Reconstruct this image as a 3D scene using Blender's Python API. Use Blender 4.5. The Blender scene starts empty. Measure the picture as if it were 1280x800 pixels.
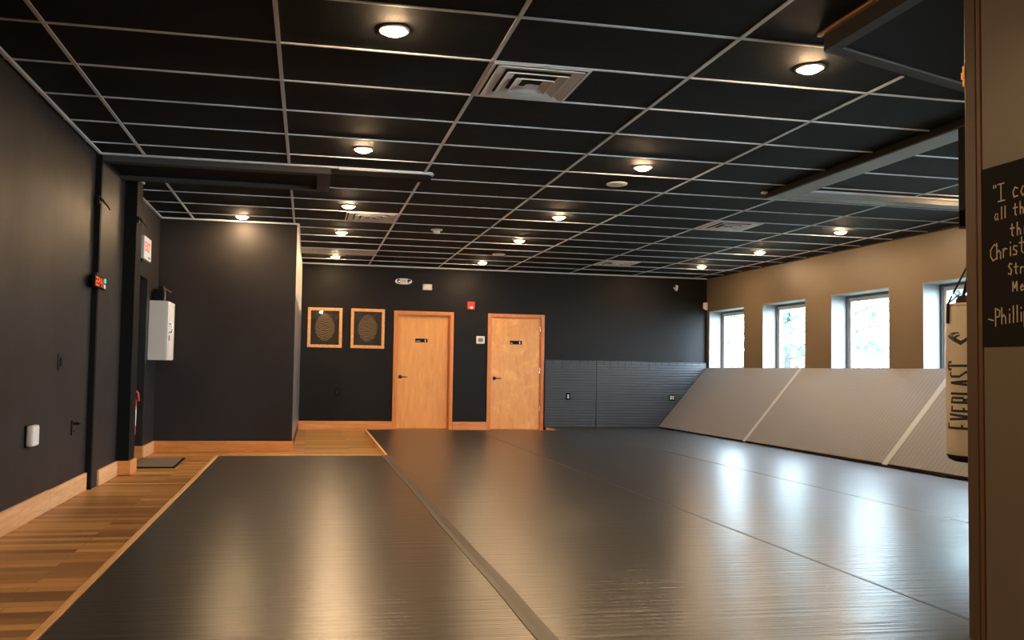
import bpy, math, random
from mathutils import Vector, Matrix
random.seed(7)
sc = bpy.context.scene

# ------------------------------------------------------------------ camera
def rotvec(yaw, pitch, roll):
    f = Vector((math.sin(yaw)*math.cos(pitch), math.cos(yaw)*math.cos(pitch), math.sin(pitch)))
    r = Vector((math.cos(yaw), -math.sin(yaw), 0)); u = r.cross(f)
    return math.cos(roll)*r+math.sin(roll)*u, -math.sin(roll)*r+math.cos(roll)*u, f
R_, U_, F_ = rotvec(.1793, .0429, .0178)
cd = bpy.data.cameras.new('camera'); cam = bpy.data.objects.new('camera', cd); sc.collection.objects.link(cam)
cam.matrix_world = Matrix(((R_.x, U_.x, -F_.x, 0), (R_.y, U_.y, -F_.y, 0), (R_.z, U_.z, -F_.z, 1.065), (0, 0, 0, 1)))
cd.sensor_width = 36; cd.lens = 1029.02*36/1280
cd.shift_x = (640-571.14)/1280; cd.shift_y = (417.69-400)/1280
cd.clip_start = .05; cd.clip_end = 300
sc.camera = cam

# ------------------------------------------------------------------ world, exposure
SKY = 42.0          # overcast sky
LAMP = 820.0        # downlight lens radiance
LAMP_COL = (1.0, .66, .36)
w = bpy.data.worlds.new('sky'); sc.world = w; w.use_nodes = True
nt = w.node_tree; bg = nt.nodes['Background']
tc = nt.nodes.new('ShaderNodeTexCoord'); sx = nt.nodes.new('ShaderNodeSeparateXYZ'); cr = nt.nodes.new('ShaderNodeValToRGB')
nt.links.new(tc.outputs['Generated'], sx.inputs[0]); nt.links.new(sx.outputs['Z'], cr.inputs[0]); nt.links.new(cr.outputs[0], bg.inputs[0])
cr.color_ramp.elements[0].color = (.66, .86, 1.0, 1); cr.color_ramp.elements[1].color = (.52, .76, 1.0, 1)
bg.inputs[1].default_value = SKY
sc.view_settings.view_transform = 'Standard'; sc.view_settings.look = 'None'
sc.view_settings.gamma = 1; sc.view_settings.use_curve_mapping = False
sc.view_settings.exposure = 0.0
sc.cycles.use_denoising = True
sc.cycles.max_bounces = 8; sc.cycles.diffuse_bounces = 5; sc.cycles.glossy_bounces = 4; sc.cycles.transparent_max_bounces = 12
sc.cycles.sample_clamp_indirect = 6

# ------------------------------------------------------------------ materials
def mat(name, col=(.5, .5, .5), rough=.5, metal=0, spec=.5, emit=None, es=0, coat=0):
    m = bpy.data.materials.new(name); m.use_nodes = True
    b = m.node_tree.nodes['Principled BSDF']
    b.inputs['Base Color'].default_value = (*col, 1); b.inputs['Roughness'].default_value = rough
    b.inputs['Metallic'].default_value = metal; b.inputs['Specular IOR Level'].default_value = spec
    b.inputs['Coat Weight'].default_value = coat
    if emit: b.inputs['Emission Color'].default_value = (*emit, 1); b.inputs['Emission Strength'].default_value = es
    return m
def N(m, t, **kw):
    n = m.node_tree.nodes.new('ShaderNode'+t)
    for k, v in kw.items():
        if hasattr(n, k): setattr(n, k, v)
        else: n.inputs[k].default_value = v
    return n
def L(m, a, b): m.node_tree.links.new(a, b)
def B(m): return m.node_tree.nodes['Principled BSDF']
def coords(m, scale=(1, 1, 1), rot=(0, 0, 0)):
    t = N(m, 'TexCoord'); mp = N(m, 'Mapping'); mp.inputs['Scale'].default_value = scale; mp.inputs['Rotation'].default_value = rot
    g = N(m, 'NewGeometry'); L(m, g.outputs['Position'], mp.inputs[0]); return mp.outputs[0]
def ramp(m, fac, stops):
    r = N(m, 'ValToRGB'); e = r.color_ramp.elements
    while len(e) < len(stops): e.new(.5)
    for i, (p, c) in enumerate(stops):
        e[i].position = p; e[i].color = (*c, 1) if len(c) == 3 else c
    L(m, fac, r.inputs[0]); return r.outputs[0]
def noise(m, vec, scale, detail=3, rough=.5, dist=0):
    n = N(m, 'TexNoise'); n.inputs['Scale'].default_value = scale; n.inputs['Detail'].default_value = detail
    n.inputs['Roughness'].default_value = rough; n.inputs['Distortion'].default_value = dist
    L(m, vec, n.inputs['Vector']); return n.outputs['Fac']
def bump(m, h, strength, dist=.01, normal=None):
    b = N(m, 'Bump'); b.inputs['Strength'].default_value = strength; b.inputs['Distance'].default_value = dist
    L(m, h, b.inputs['Height'])
    if normal: L(m, normal, b.inputs['Normal'])
    return b.outputs[0]
def g3(v): return (v, v, v)

def wall_paint(name, col, rough=.5, var=.15, bs=.15, spec=.5):
    m = mat(name, col, rough, spec=spec)
    f = noise(m, coords(m), 1.3, 4)
    L(m, ramp(m, f, [(.3, tuple(c*(1-var) for c in col)), (.7, tuple(c*(1+var) for c in col))]), B(m).inputs['Base Color'])
    f2 = noise(m, coords(m), 160, 2); f3 = noise(m, coords(m, (1, 1, .35)), 3, 3)
    nb = bump(m, f2, bs, .002); L(m, bump(m, f3, .12, .02, nb), B(m).inputs['Normal'])
    L(m, ramp(m, f, [(.3, g3(rough-.06)), (.7, g3(rough+.06))]), B(m).inputs['Roughness'])
    return m
M = {}
M['dark_wall'] = wall_paint('charcoal_paint', (.0085, .0070, .0066), .46, spec=.16)
M['lit_satin_wall'] = wall_paint('lit_satin_charcoal', (.020, .0172, .0168), .50, spec=.26)  # same charcoal, lightened: stronger lamp glow put into the colour
M['beige_wall'] = wall_paint('tan_paint', (.17, .132, .088), .42, .05)
M['cream'] = wall_paint('cream_paint', (.62, .56, .46), .5, .04)
M['reveal'] = wall_paint('white_reveal_paint', (.27, .28, .285), .5, .03)

def tile_mat():
    m = mat('black_ceiling_tile', (.022, .022, .024), .75, spec=.2)
    f = noise(m, coords(m), 60, 3, .7); s = noise(m, coords(m, (1, 2, 1)), 1.4, 5, .6)
    sc_ = ramp(m, s, [(.45, (.0050, .0064, .0078)), (.62, (.008, .0098, .0115)), (.8, (.022, .021, .021))])
    L(m, sc_, B(m).inputs['Base Color'])
    L(m, bump(m, f, .5, .004), B(m).inputs['Normal']); return m
M['tile'] = tile_mat()
M['grid'] = mat('aged_grey_grid_metal', (.64, .65, .67), .45)
M['grey_beam'] = mat('grey_steel', (.22, .22, .22), .5)
M['tray'] = mat('brown_grey_paint', (.040, .034, .032), .75)
M['black'] = mat('black_paint', (.005, .005, .005), .7, spec=.12)
M['black_metal'] = mat('black_metal', (.006, .006, .006), .4, spec=.3)
M['white_plastic'] = mat('white_plastic', (.72, .70, .66), .4)
M['white_paint'] = mat('white_enamel', (.62, .58, .52), .4)
M['chrome'] = mat('chrome', (.7, .7, .7), .15, 1)
M['brass'] = mat('brass', (.7, .42, .15), .3, 1)
M['red'] = mat('red_plastic', (.65, .05, .02), .35)
M['diffuser'] = mat('white_diffuser_metal', (.78, .76, .74), .35)
M['void'] = mat('duct_dark', (.02, .018, .016), .8)
M['grille'] = mat('grey_return_grille', (.45, .45, .45), .6)
M['trim_white'] = mat('lamp_trim_white', (.75, .72, .68), .4)
M['screen_grey'] = mat('lcd_grey', (.16, .17, .14), .3)
M['lamp'] = mat('lamp_lens', (.9, .85, .8), .4, emit=LAMP_COL, es=LAMP)
M['digit_red'] = mat('digit_red', (.1, .01, .0), .4, emit=(1, .10, .02), es=1.3)
M['led_green'] = mat('led_green', (.0, .1, .08), .4, emit=(0, .85, .55), es=.9)
M['led_white'] = mat('led_white', (.3, .3, .3), .4, emit=(.6, .62, .75), es=.8)
M['chalk'] = mat('chalk', (.70, .60, .45), .9)
M['board'] = wall_paint('chalkboard', (.010, .0085, .0075), .65, .3, spec=.12)
M['tape'] = mat('black_tape', (.05, .045, .04), .42)
M['grey_tape'] = mat('grey_duct_tape', (.42, .45, .50), .45)
M['white_frame'] = mat('white_vinyl_frame', (.8, .82, .84), .35)
M['dark_frame'] = mat('aluminium_frame', (.14, .15, .16), .4, .3)
M['exit_white'] = mat('sign_white', (.62, .60, .57), .4, emit=(1, .93, .85), es=.25)
M['exit_red'] = mat('sign_red', (.75, .08, .03), .4, emit=(1, .1, .03), es=.3)
M['ink'] = mat('black_print', (.01, .01, .01), .5)
M['steel'] = mat('brushed_steel', (.30, .30, .31), .3, .8)

def wood_floor():
    m = mat('plank_floor', (.5, .25, .1), .35)
    v = coords(m)
    br = N(m, 'TexBrick'); L(m, v, br.inputs['Vector'])
    br.offset = .37; br.offset_frequency = 2
    for k, val in {'Scale': 1, 'Mortar Size': .0016, 'Mortar Smooth': .2, 'Brick Width': .92, 'Row Height': .083, 'Bias': 0}.items(): br.inputs[k].default_value = val
    br.inputs['Color1'].default_value = (0, 0, 0, 1); br.inputs['Color2'].default_value = (1, 1, 1, 1); br.inputs['Mortar'].default_value = (.3, .3, .3, 1)
    g = noise(m, coords(m, (1.2, 22, 1)), 3, 6, .65, .6)
    mx = N(m, 'Mix'); mx.data_type = 'FLOAT'; mx.inputs[0].default_value = .5
    sp = N(m, 'SeparateColor'); L(m, br.outputs['Color'], sp.inputs[0]); L(m, sp.outputs[0], mx.inputs[2]); L(m, g, mx.inputs[3])
    c = ramp(m, mx.outputs[0], [(.18, (.16, .075, .026)), (.40, (.34, .175, .06)), (.62, (.52, .28, .085)), (.85, (.74, .46, .17))])
    mm = N(m, 'Mix'); mm.data_type = 'RGBA'; L(m, br.outputs['Fac'], mm.inputs[0]); L(m, c, mm.inputs[6]); mm.inputs[7].default_value = (.12, .055, .02, 1)
    L(m, mm.outputs[2], B(m).inputs['Base Color'])
    L(m, ramp(m, g, [(.3, g3(.27)), (.7, g3(.40))]), B(m).inputs['Roughness'])
    L(m, bump(m, mx.outputs[0], .12, .003), B(m).inputs['Normal']); return m
M['wood_floor'] = wood_floor()
def wood(name, c0, c1, scale, rot=(0, 0, 0), rough=.4, blotch=0, sc0=3):
    m = mat(name, c0, rough)
    g = noise(m, coords(m, scale, rot), sc0, 5, .6, 1.2)
    c = ramp(m, g, [(.28, c0), (.72, c1)])
    if blotch:
        bl = noise(m, coords(m), 4.5, 5, .65, .4)
        mm = N(m, 'Mix'); mm.data_type = 'RGBA'; L(m, ramp(m, bl, [(.50, g3(0)), (.72, g3(blotch))]), mm.inputs[0]); L(m, c, mm.inputs[6]); mm.inputs[7].default_value = (c1[0]*1.15, c1[1]*1.3, c1[2]*1.6, 1)
        c = mm.outputs[2]
    L(m, c, B(m).inputs['Base Color']); return m
M['trim_y'] = wood('baseboard_wood_deep', (.55, .27, .12), (.78, .46, .24), (8, .8, 8))
M['trim_x'] = wood('baseboard_wood', (.48, .17, .042), (.68, .29, .085), (.8, 8, 8))
M['casing'] = wood('casing_wood', (.50, .155, .030), (.64, .23, .055), (9, 9, .7))
M['door_a'] = wood('maple_veneer', (.62, .265, .065), (.76, .36, .10), (5, 5, .6), blotch=.0)
M['door_b'] = wood('maple_veneer_mottled', (.62, .26, .062), (.76, .35, .10), (5, 5, .8), blotch=.75)
M['picture_frame'] = wood('pine_frame', (.52, .22, .07), (.78, .42, .17), (7, 7, 7))
M['edge_wood'] = wood('edge_trim_wood', (.60, .33, .13), (.78, .48, .22), (5, 1, 5))
M['post_wood'] = wood('post_casing', (.10, .055, .030), (.125, .072, .040), (30, 30, .5), rough=.5)
M['post_edge'] = wood('post_edge', (.14, .062, .020), (.17, .08, .03), (30, 30, .5), rough=.5)

def mat_vinyl(name, col, rough, along='y', pitch=.05, rib=.35, wav=.35, worn=.02, sb=.10, spec=.5, rv=1, gw=.05):
    """roll-out mat: ribs across, soft waviness, scuffs"""
    m = mat(name, col, rough, spec=spec)
    v = coords(m)
    sp = N(m, 'SeparateXYZ'); L(m, v, sp.inputs[0])
    ax = {'x': 0, 'y': 1, 'z': 2}[along]
    mu = N(m, 'Math', operation='MULTIPLY'); L(m, sp.outputs[ax], mu.inputs[0]); mu.inputs[1].default_value = 1/pitch
    fr = N(m, 'Math', operation='PINGPONG'); L(m, mu.outputs[0], fr.inputs[0]); fr.inputs[1].default_value = .5
    groove = ramp(m, fr.outputs[0], [(.0, g3(0)), (gw, g3(1))])
    st = {'x': (14, .7, 1), 'y': (.7, 14, 1), 'z': (.7, 1, 14)}[along]
    wv = noise(m, coords(m, st), 1.6, 3, .55, .3)
    sc_ = noise(m, coords(m, (1, .45, 1), (0, 0, .5)), 7, 7, .72, .6)
    big = noise(m, v, 1.1, 3)
    b1 = bump(m, groove, rib, .003); b2 = bump(m, wv, wav, .012, b1); b3 = bump(m, sc_, sb, .003, b2)
    L(m, b3, B(m).inputs['Normal']); L(m, b3, B(m).inputs['Coat Normal'])
    L(m, ramp(m, sc_, [(.3, g3(rough-.05*rv)), (.75, g3(rough+.10*rv))]), B(m).inputs['Roughness'])
    mm = N(m, 'Mix'); mm.data_type = 'RGBA'
    L(m, ramp(m, sc_, [(.45, g3(0)), (.8, g3(1))]), mm.inputs[0])
    mm.inputs[6].default_value = (*col, 1); mm.inputs[7].default_value = (col[0]+worn, col[1]+worn*.9, col[2]+worn*.8, 1)
    m2 = N(m, 'Mix'); m2.data_type = 'RGBA'; m2.blend_type = 'MULTIPLY'; m2.inputs[0].default_value = 1
    L(m, mm.outputs[2], m2.inputs[6]); L(m, ramp(m, fr.outputs[0], [(.0, g3(.45)), (gw, g3(1))]), m2.inputs[7])
    L(m, m2.outputs[2], B(m).inputs['Base Color']); return m
M['mat_black'] = mat_vinyl('black_mat_vinyl', (.008, .0075, .007), .34, wav=.34, rib=.55, worn=.008, sb=.07, spec=0.0, rv=.25)
B(M['mat_black']).inputs['Coat Weight'].default_value = 1; B(M['mat_black']).inputs['Coat IOR'].default_value = 2.1; B(M['mat_black']).inputs['Coat Roughness'].default_value = .30
M['pad_black'] = mat_vinyl('wall_pad_vinyl', (.026, .029, .034), .42, 'z', .05, 1.0, .25, .01, gw=.16)
M['ramp_grey'] = mat_vinyl('grey_mat_vinyl', (.215, .222, .245), .5, 'y', .062, .8, .10, .03, gw=.07)
M['mat_back'] = mat('mat_backing', (.035, .018, .012), .8)
M['doormat'] = mat_vinyl('grey_doormat', (.16, .13, .10), .9, 'y', .02, .8, .1, .04)

def canvas():
    m = mat('cream_canvas', (.55, .46, .34), .45)
    n1 = noise(m, coords(m, (1, 1, .35)), 9, 4); L(m, bump(m, n1, .35, .02), B(m).inputs['Normal'])
    L(m, ramp(m, n1, [(.3, (.44, .37, .27)), (.7, (.54, .46, .35))]), B(m).inputs['Base Color']); return m
M['canvas'] = canvas()
def print_mat():
    m = mat('fingerprint_gold', (.16, .09, .03), .5)
    t = N(m, 'TexCoord'); mp = N(m, 'Mapping'); L(m, t.outputs['Object'], mp.inputs[0]); mp.inputs['Scale'].default_value = (1.0, 1.0, .62)
    mp.inputs['Location'].default_value = (0, 0, -.16)
    wv = N(m, 'TexWave'); wv.wave_type = 'RINGS'; wv.rings_direction = 'SPHERICAL'
    for k, val in {'Scale': 14, 'Distortion': 5, 'Detail': 3, 'Detail Scale': 1.2}.items(): wv.inputs[k].default_value = val
    L(m, mp.outputs[0], wv.inputs['Vector'])
    L(m, ramp(m, wv.outputs['Fac'], [(.3, (.03, .018, .008)), (.6, (.20, .125, .045))]), B(m).inputs['Base Color']); return m
M['print'] = print_mat()
M['matte_board'] = mat('black_art_card', (.014, .011, .009), .6)
def thin_glass(name, refl=.08, tint=(1, 1, 1)):
    m = bpy.data.materials.new(name); m.use_nodes = True; n = m.node_tree; n.nodes.clear()
    o = n.nodes.new('ShaderNodeOutputMaterial'); mx = n.nodes.new('ShaderNodeMixShader'); t = n.nodes.new('ShaderNodeBsdfTransparent'); g = n.nodes.new('ShaderNodeBsdfGlossy')
    fr = n.nodes.new('ShaderNodeValue'); fr.outputs[0].default_value = refl
    t.inputs[0].default_value = (*tint, 1); g.inputs['Roughness'].default_value = .02
    n.links.new(fr.outputs[0], mx.inputs[0]); n.links.new(t.outputs[0], mx.inputs[1]); n.links.new(g.outputs[0], mx.inputs[2]); n.links.new(mx.outputs[0], o.inputs[0]); return m
M['glass'] = thin_glass('window_glass')
def foliage_mat(name, a, b):
    m = mat(name, a, .8); L(m, ramp(m, noise(m, coords(m), 2.2, 4), [(.35, a), (.65, b)]), B(m).inputs['Base Color'])
    if 'leaf' in name:
        tr = N(m, 'BsdfTranslucent'); ad = N(m, 'MixShader'); ad.inputs[0].default_value = .5
        tr.inputs[0].default_value = (*b, 1); L(m, B(m).outputs[0], ad.inputs[1]); L(m, tr.outputs[0], ad.inputs[2])
        L(m, ad.outputs[0], [n for n in m.node_tree.nodes if n.type == 'OUTPUT_MATERIAL'][0].inputs[0])
    return m
M['leaf1'] = foliage_mat('spring_leaf', (.10, .20, .145), (.24, .34, .26))
M['leaf2'] = foliage_mat('pine_leaf', (.09, .18, .14), (.20, .29, .23))
M['bark'] = foliage_mat('bark', (.05, .045, .045), (.09, .08, .08))
M['grass'] = foliage_mat('lawn', (.05, .07, .045), (.09, .11, .075))

# ------------------------------------------------------------------ mesh helpers
def linkobj(name, data, parent=None):
    o = bpy.data.objects.new(name, data); sc.collection.objects.link(o)
    if parent: o.parent = parent
    return o
def wloc(o):
    v = Vector((0, 0, 0))
    while o is not None: v += o.location; o = o.parent
    return v
class MB:
    def __init__(s): s.v = []; s.f = []
    def add(s, vs, fs):
        n = len(s.v); s.v += [tuple(p) for p in vs]; s.f += [tuple(i+n for i in f) for f in fs]; return s
    def box(s, x0, x1, y0, y1, z0, z1, T=None):
        vs = [(x, y, z) for z in (z0, z1) for y in (y0, y1) for x in (x0, x1)]
        if T: vs = [T(*p) for p in vs]
        return s.add(vs, [(0, 2, 3, 1), (4, 5, 7, 6), (0, 1, 5, 4), (2, 6, 7, 3), (0, 4, 6, 2), (1, 3, 7, 5)])
    def prism(s, poly, axis, a0, a1):
        """poly: 2-D outline extruded along axis"""
        n = len(poly)
        def P(p, a): return {'x': (a, p[0], p[1]), 'y': (p[0], a, p[1]), 'z': (p[0], p[1], a)}[axis]
        vs = [P(p, a0) for p in poly]+[P(p, a1) for p in poly]
        return s.add(vs, [tuple(range(n-1, -1, -1)), tuple(range(n, 2*n))]+[(i, (i+1) % n, n+(i+1) % n, n+i) for i in range(n)])
    def lathe(s, prof, c=(0, 0, 0), seg=24, axis='z'):
        """prof: list of (radius, height)"""
        vs = []; fs = []; n = len(prof)
        for r, h in prof:
            for k in range(seg):
                a = 2*math.pi*k/seg; p = (r*math.cos(a), r*math.sin(a), h)
                if axis == 'x': p = (p[2], p[0], p[1])
                if axis == 'y': p = (p[0], p[2], p[1])
                vs.append((p[0]+c[0], p[1]+c[1], p[2]+c[2]))
        for i in range(n-1):
            for k in range(seg):
                fs.append((i*seg+k, i*seg+(k+1) % seg, (i+1)*seg+(k+1) % seg, (i+1)*seg+k))
        fs.append(tuple(range(seg-1, -1, -1))); fs.append(tuple((n-1)*seg+k for k in range(seg)))
        return s.add(vs, fs)
    def tube(s, pts, r, seg=8, r1=None):
        pts = [Vector(p) for p in pts]; vs = []; fs = []; n = len(pts)
        for i, p in enumerate(pts):
            d = (pts[min(i+1, n-1)]-pts[max(i-1, 0)]).normalized()
            a = d.cross(Vector((0, 0, 1)) if abs(d.z) < .9 else Vector((1, 0, 0))).normalized(); b = d.cross(a)
            rr = r if r1 is None else r+(r1-r)*i/(n-1)
            for k in range(seg):
                t = 2*math.pi*k/seg; vs.append(p+a*rr*math.cos(t)+b*rr*math.sin(t))
        for i in range(n-1):
            for k in range(seg): fs.append((i*seg+k, i*seg+(k+1) % seg, (i+1)*seg+(k+1) % seg, (i+1)*seg+k))
        fs.append(tuple(range(seg-1, -1, -1))); fs.append(tuple((n-1)*seg+k for k in range(seg)))
        return s.add(vs, fs)
    def build(s, name, m, parent=None, bevel=0, smooth=False, local=False):
        if parent is not None and not local: off = wloc(parent)
        elif parent is None and not local:
            xs = [p[0] for p in s.v]; ys = [p[1] for p in s.v]; zs = [p[2] for p in s.v]
            off = Vector(((min(xs)+max(xs))/2, (min(ys)+max(ys))/2, min(zs)))
        else: off = Vector((0, 0, 0))
        me = bpy.data.meshes.new(name); me.from_pydata([tuple(Vector(p)-off) for p in s.v], [], s.f); me.validate(); 
        import bmesh
        bm = bmesh.new(); bm.from_mesh(me); bmesh.ops.recalc_face_normals(bm, faces=bm.faces); bm.to_mesh(me); bm.free()
        me.materials.append(m)
        if smooth: me.polygons.foreach_set('use_smooth', [True]*len(me.polygons))
        o = linkobj(name, me, parent)
        if parent is None and not local: o.location = off
        if bevel:
            b = o.modifiers.new('bevel', 'BEVEL'); b.width = bevel; b.segments = 2; b.limit_method = 'ANGLE'
        return o
def Bx(*a, T=None): return MB().box(*a, T=T)
def tag(o, label, cat, group=None, kind=None):
    o['label'] = label; o['category'] = cat
    if group: o['group'] = group
    if kind: o['kind'] = kind
    return o
def thing(name, loc, label, cat, group=None):
    o = bpy.data.objects.new(name, None); sc.collection.objects.link(o); o.location = loc; o.empty_display_size = .1
    return tag(o, label, cat, group)
def st(o, label, cat): return tag(o, label, cat, kind='structure')
def root(name, loc, label, cat): return st(thing(name, loc, label, cat), label, cat)
def copy_tree(o, parent=None):
    c = o.copy(); sc.collection.objects.link(c)
    if parent: c.parent = parent
    for ch in list(o.children): copy_tree(ch, c)
    return c

H = 2.861; YB = 14.42; XL = -1.815; REAR = -2.5
TX = [-1.4197+1.2192*i for i in range(8)]            # main tees A..H
RY = [3.3886+.6096*i for i in range(-9, 19)]         # cross tee rows (index 9 = row 0)
# right wall frame: origin in the far corner, ly towards the camera, lx outwards
TH = .018; CT, ST_ = math.cos(TH), math.sin(TH)
def RW(lx, ly, z): return (7.40+lx*CT+ly*ST_, YB+lx*ST_-ly*CT, z)

# ------------------------------------------------------------------ room shell
st(Bx(-2.6, 8.2, REAR, YB+.4, -.12, 0).build('floor', M['wood_floor']), 'brown wooden plank floor along the left wall and in the alcove', 'floor')
ceil = st(Bx(-2.6, 8.2, REAR, YB+.2, H+.004, H+.12).build('ceiling', M['tile']), 'suspended ceiling of black tiles in a pale metal grid', 'ceiling')
g = MB(); tw = .012
for i, x in enumerate(TX):
    segs = [(REAR, YB)]
    if i in (0, 1): segs = [(REAR, 7.42), (8.2, YB if i == 1 and False else 10.5)]
    if i == 2: segs = [(REAR, 7.42), (7.54, YB)]
    if i == 4: segs = [(4.30, YB)]
    if i == 3: segs = [(REAR, YB)]
    if i == 5: segs = [(7.38, YB)]
    if i == 6: segs = [(4.2, 7.15), (7.38, YB)]
    if i == 7: segs = [(REAR, YB)]
    for a, b in segs: g.box(x-tw, x+tw, a, b, H-.003, H+.006)
for y in RY:
    if y > YB: continue
    spans = [(XL, 7.55)]
    if 7.45 < y < 8.2: spans = [(.17, 7.55)]
    if y > 10.5: spans = [(-.16, 7.50)]
    if y < 3.9: spans = [(XL, 2.62)]
    out = []
    for a, b in spans:
        if 4.0 < y < 7.38 and b > 4.64: out += [(a, 4.41), (4.64, b)]
        else: out.append((a, b))
    for a, b in out: g.box(a, b, y-tw*.6, y+tw*.6, H-.004, H+.005)
# wall angles
g.box(-1.795, -1.77, REAR, 7.42, H-.012, H+.004)
g.box(-1.77, -1.745, 7.45, 8.34, H-.012, H+.004)
g.box(-1.655, -1.630, 8.33, 8.55, H-.012, H+.004); g.box(-1.77, -1.63, 8.315, 8.34, H-.012, H+.004)
g.box(-1.81, -1.785, 8.55, 10.5, H-.012, H+.004)
g.box(-1.81, -.15, 10.475, 10.5, H-.012, H+.004)
g.box(-.165, -.135, 10.5, 13.3, H-.02, H+.004)
g.box(-.14, 7.4, YB-.025, YB, H-.014, H+.004)
g.build('grid', M['grid'], ceil)
g = MB()
T = RW
g.box(-.03, 0, 0, 12, H-.012, H+.004, T=T)
g.build('wall_angle', M['mat_back'], ceil)

# left wall, in two planes, pilaster and closet opening
lw = MB()
lw.box(-2.3, XL, REAR, 7.45, 0, H+.004)
lw.box(-2.3, -1.77, 7.45, 8.40, 0, H+.004)
lw.box(-2.3, -1.81, 8.40, 8.98, 0, H+.004)
lw.box(-2.3, -1.81, 8.98, 9.82, 2.03, H+.004)
lw.box(-2.3, -1.81, 9.82, 10.6, 0, H+.004)
lw.box(-2.35, -2.2, 8.98, 9.82, 0, 2.03)
st(lw.build('wall_left', M['lit_satin_wall']), 'charcoal painted left wall with a dark closet opening', 'wall')
st(Bx(-1.83, -1.655, 8.34, 8.60, .0, H+.004).build('trim_1', M['black'], bevel=.003), 'black pilaster standing out from the left wall', 'pilaster')
st(Bx(-1.815, -1.768, 7.405, 7.452, 0, H+.004).build('trim_2', M['black']), 'black strip standing in for shade on the full-height step in the left wall', 'trim')  # wall step's near face: its dark shadow painted as a black strip
jg = MB(); jg.prism([(-2.3, 10.5), (-.165, 10.5), (-.125, YB+.1), (-2.3, YB+.1)], 'z', 0, H+.004)
wa = st(jg.build('wall_alcove', M['lit_satin_wall']), 'dark wall block lit by one downlight left of the alcove', 'wall')
MB().prism([(-.170, 10.515), (-.160, 10.515), (-.120, YB), (-.130, YB)], 'z', 1.95, H-.02).build('side_panel', M['cream'], wa)
MB().prism([(-.170, 10.515), (-.158, 10.515), (-.118, YB), (-.130, YB)], 'z', .135, 1.95).build('mirror_edge', M['steel'], wa)
# back wall with two door openings
D1 = (1.545, 2.49); D2 = (3.235, 4.165); DT = 2.02
bw = MB()
bw.box(-.3, D1[0], YB, YB+.25, 0, H+.004); bw.box(D1[0], D1[1], YB, YB+.25, DT, H+.004); bw.box(D1[1], D2[0], YB, YB+.25, 0, H+.004)
bw.box(D2[0], D2[1], YB, YB+.25, DT, H+.004); bw.box(D2[1], 7.44, YB, YB+.25, 0, H+.004)
bw.box(1.4, 4.3, YB+.25, YB+.3, 0, 2.2)
st(bw.build('wall_back', M['dark_wall']), 'charcoal back wall with two wooden doors', 'wall')
# window wall
WIN = [(.09, 1.306), (1.875, 3.046), (3.649, 4.843), (5.423, 6.62)]
rwm = MB(); ZS, ZT = 1.10, 2.243; OUT = .36; END = 13.2
rwm.box(0, OUT, -.2, END, 0, ZS, T=T); rwm.box(0, OUT, -.2, END, ZT, H+.004, T=T)
prev = -.2
for a, b in WIN: rwm.box(0, OUT, prev, a, ZS, ZT, T=T); prev = b
rwm.box(0, OUT, prev, END, ZS, ZT, T=T)
st(rwm.build('wall_right', M['beige_wall']), 'tan painted window wall above the leaning grey mats', 'wall')
st(Bx(-2.6, 8.2, REAR-.2, REAR, 0, H+.1).build('wall_rear', M['dark_wall']), 'charcoal wall behind the viewpoint', 'wall')
POS = ['nearest the far corner', 'second from the far corner', 'third from the far corner', 'partly behind the punching bag']
for i, (a, b) in enumerate(WIN):
    wr = root('window_%d' % (i+1), RW(.2, (a+b)/2, ZS), 'square window in the tan wall, '+POS[i], 'window')
    r = MB(); t = .012
    r.box(.002, .28, a, a+t, ZS, ZT, T=T); r.box(.002, .28, b-t, b, ZS, ZT, T=T); r.box(.002, .28, a, b, ZT-t, ZT, T=T); r.box(-.01, .28, a, b, ZS, ZS+t, T=T)
    r.build('reveal', M['reveal'], wr)
    f = MB()
    def ring(f, x0, x1, a, b, z0, z1, k):
        f.box(x0, x1, a, a+k, z0, z1, T=T); f.box(x0, x1, b-k, b, z0, z1, T=T); f.box(x0, x1, a+k, b-k, z0, z0+k, T=T); f.box(x0, x1, a+k, b-k, z1-k, z1, T=T)
    ring(f, .24, .30, a+t, b-t, ZS+t, ZT-t, .035); f.build('outer_frame', M['dark_frame'], wr)
    f = MB(); ring(f, .262, .31, a+t+.035, b-t-.035, ZS+t+.035, ZT-t-.035, .05); f.build('sash', M['white_frame'], wr)
    Bx(.285, .291, a+.09, b-.09, ZS+.09, ZT-.09, T=T).build('pane', M['glass'], wr)

# baseboards
def bb(name, x0, x1, y0, y1, m, lab, h=.138): return st(Bx(x0, x1, y0, y1, 0, h).build(name, M[m], bevel=.004), lab, 'baseboard')
bb('baseboard_left', XL, XL+.02, REAR, 6.39, 'trim_y', 'long pale wooden baseboard at the foot of the left wall', .15)
bb('baseboard_left_middle', XL, XL+.02, 6.39, 7.40, 'trim_y', 'short wooden baseboard just before the black vertical strip', .145)
bb('baseboard_left_far', -1.77, -1.75, 7.62, 8.34, 'trim_y', 'wooden baseboard between the black strip and the pilaster')
bb('baseboard_pilaster', -1.77, -1.632, 8.315, 8.62, 'trim_x', 'wooden baseboard wrapped round the black pilaster')
bb('baseboard_closet', -2.2, -1.81, 9.80, 9.82, 'trim_x', 'wooden baseboard inside the dark closet opening')
bb('baseboard_corner', -1.81, -1.79, 9.80, 10.5, 'trim_y', 'short wooden baseboard below the white wall cabinet')
bb('baseboard_alcove', -1.79, -.145, 10.475, 10.5, 'trim_x', 'wooden baseboard below the downlit dark wall block')
bb('baseboard_back', -.125, 1.485, YB-.02, YB, 'trim_x', 'wooden baseboard at the alcove end, below the framed prints')
bb('baseboard_doors', 2.555, 3.17, YB-.02, YB, 'trim_x', 'short wooden baseboard between the two doors')

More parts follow.
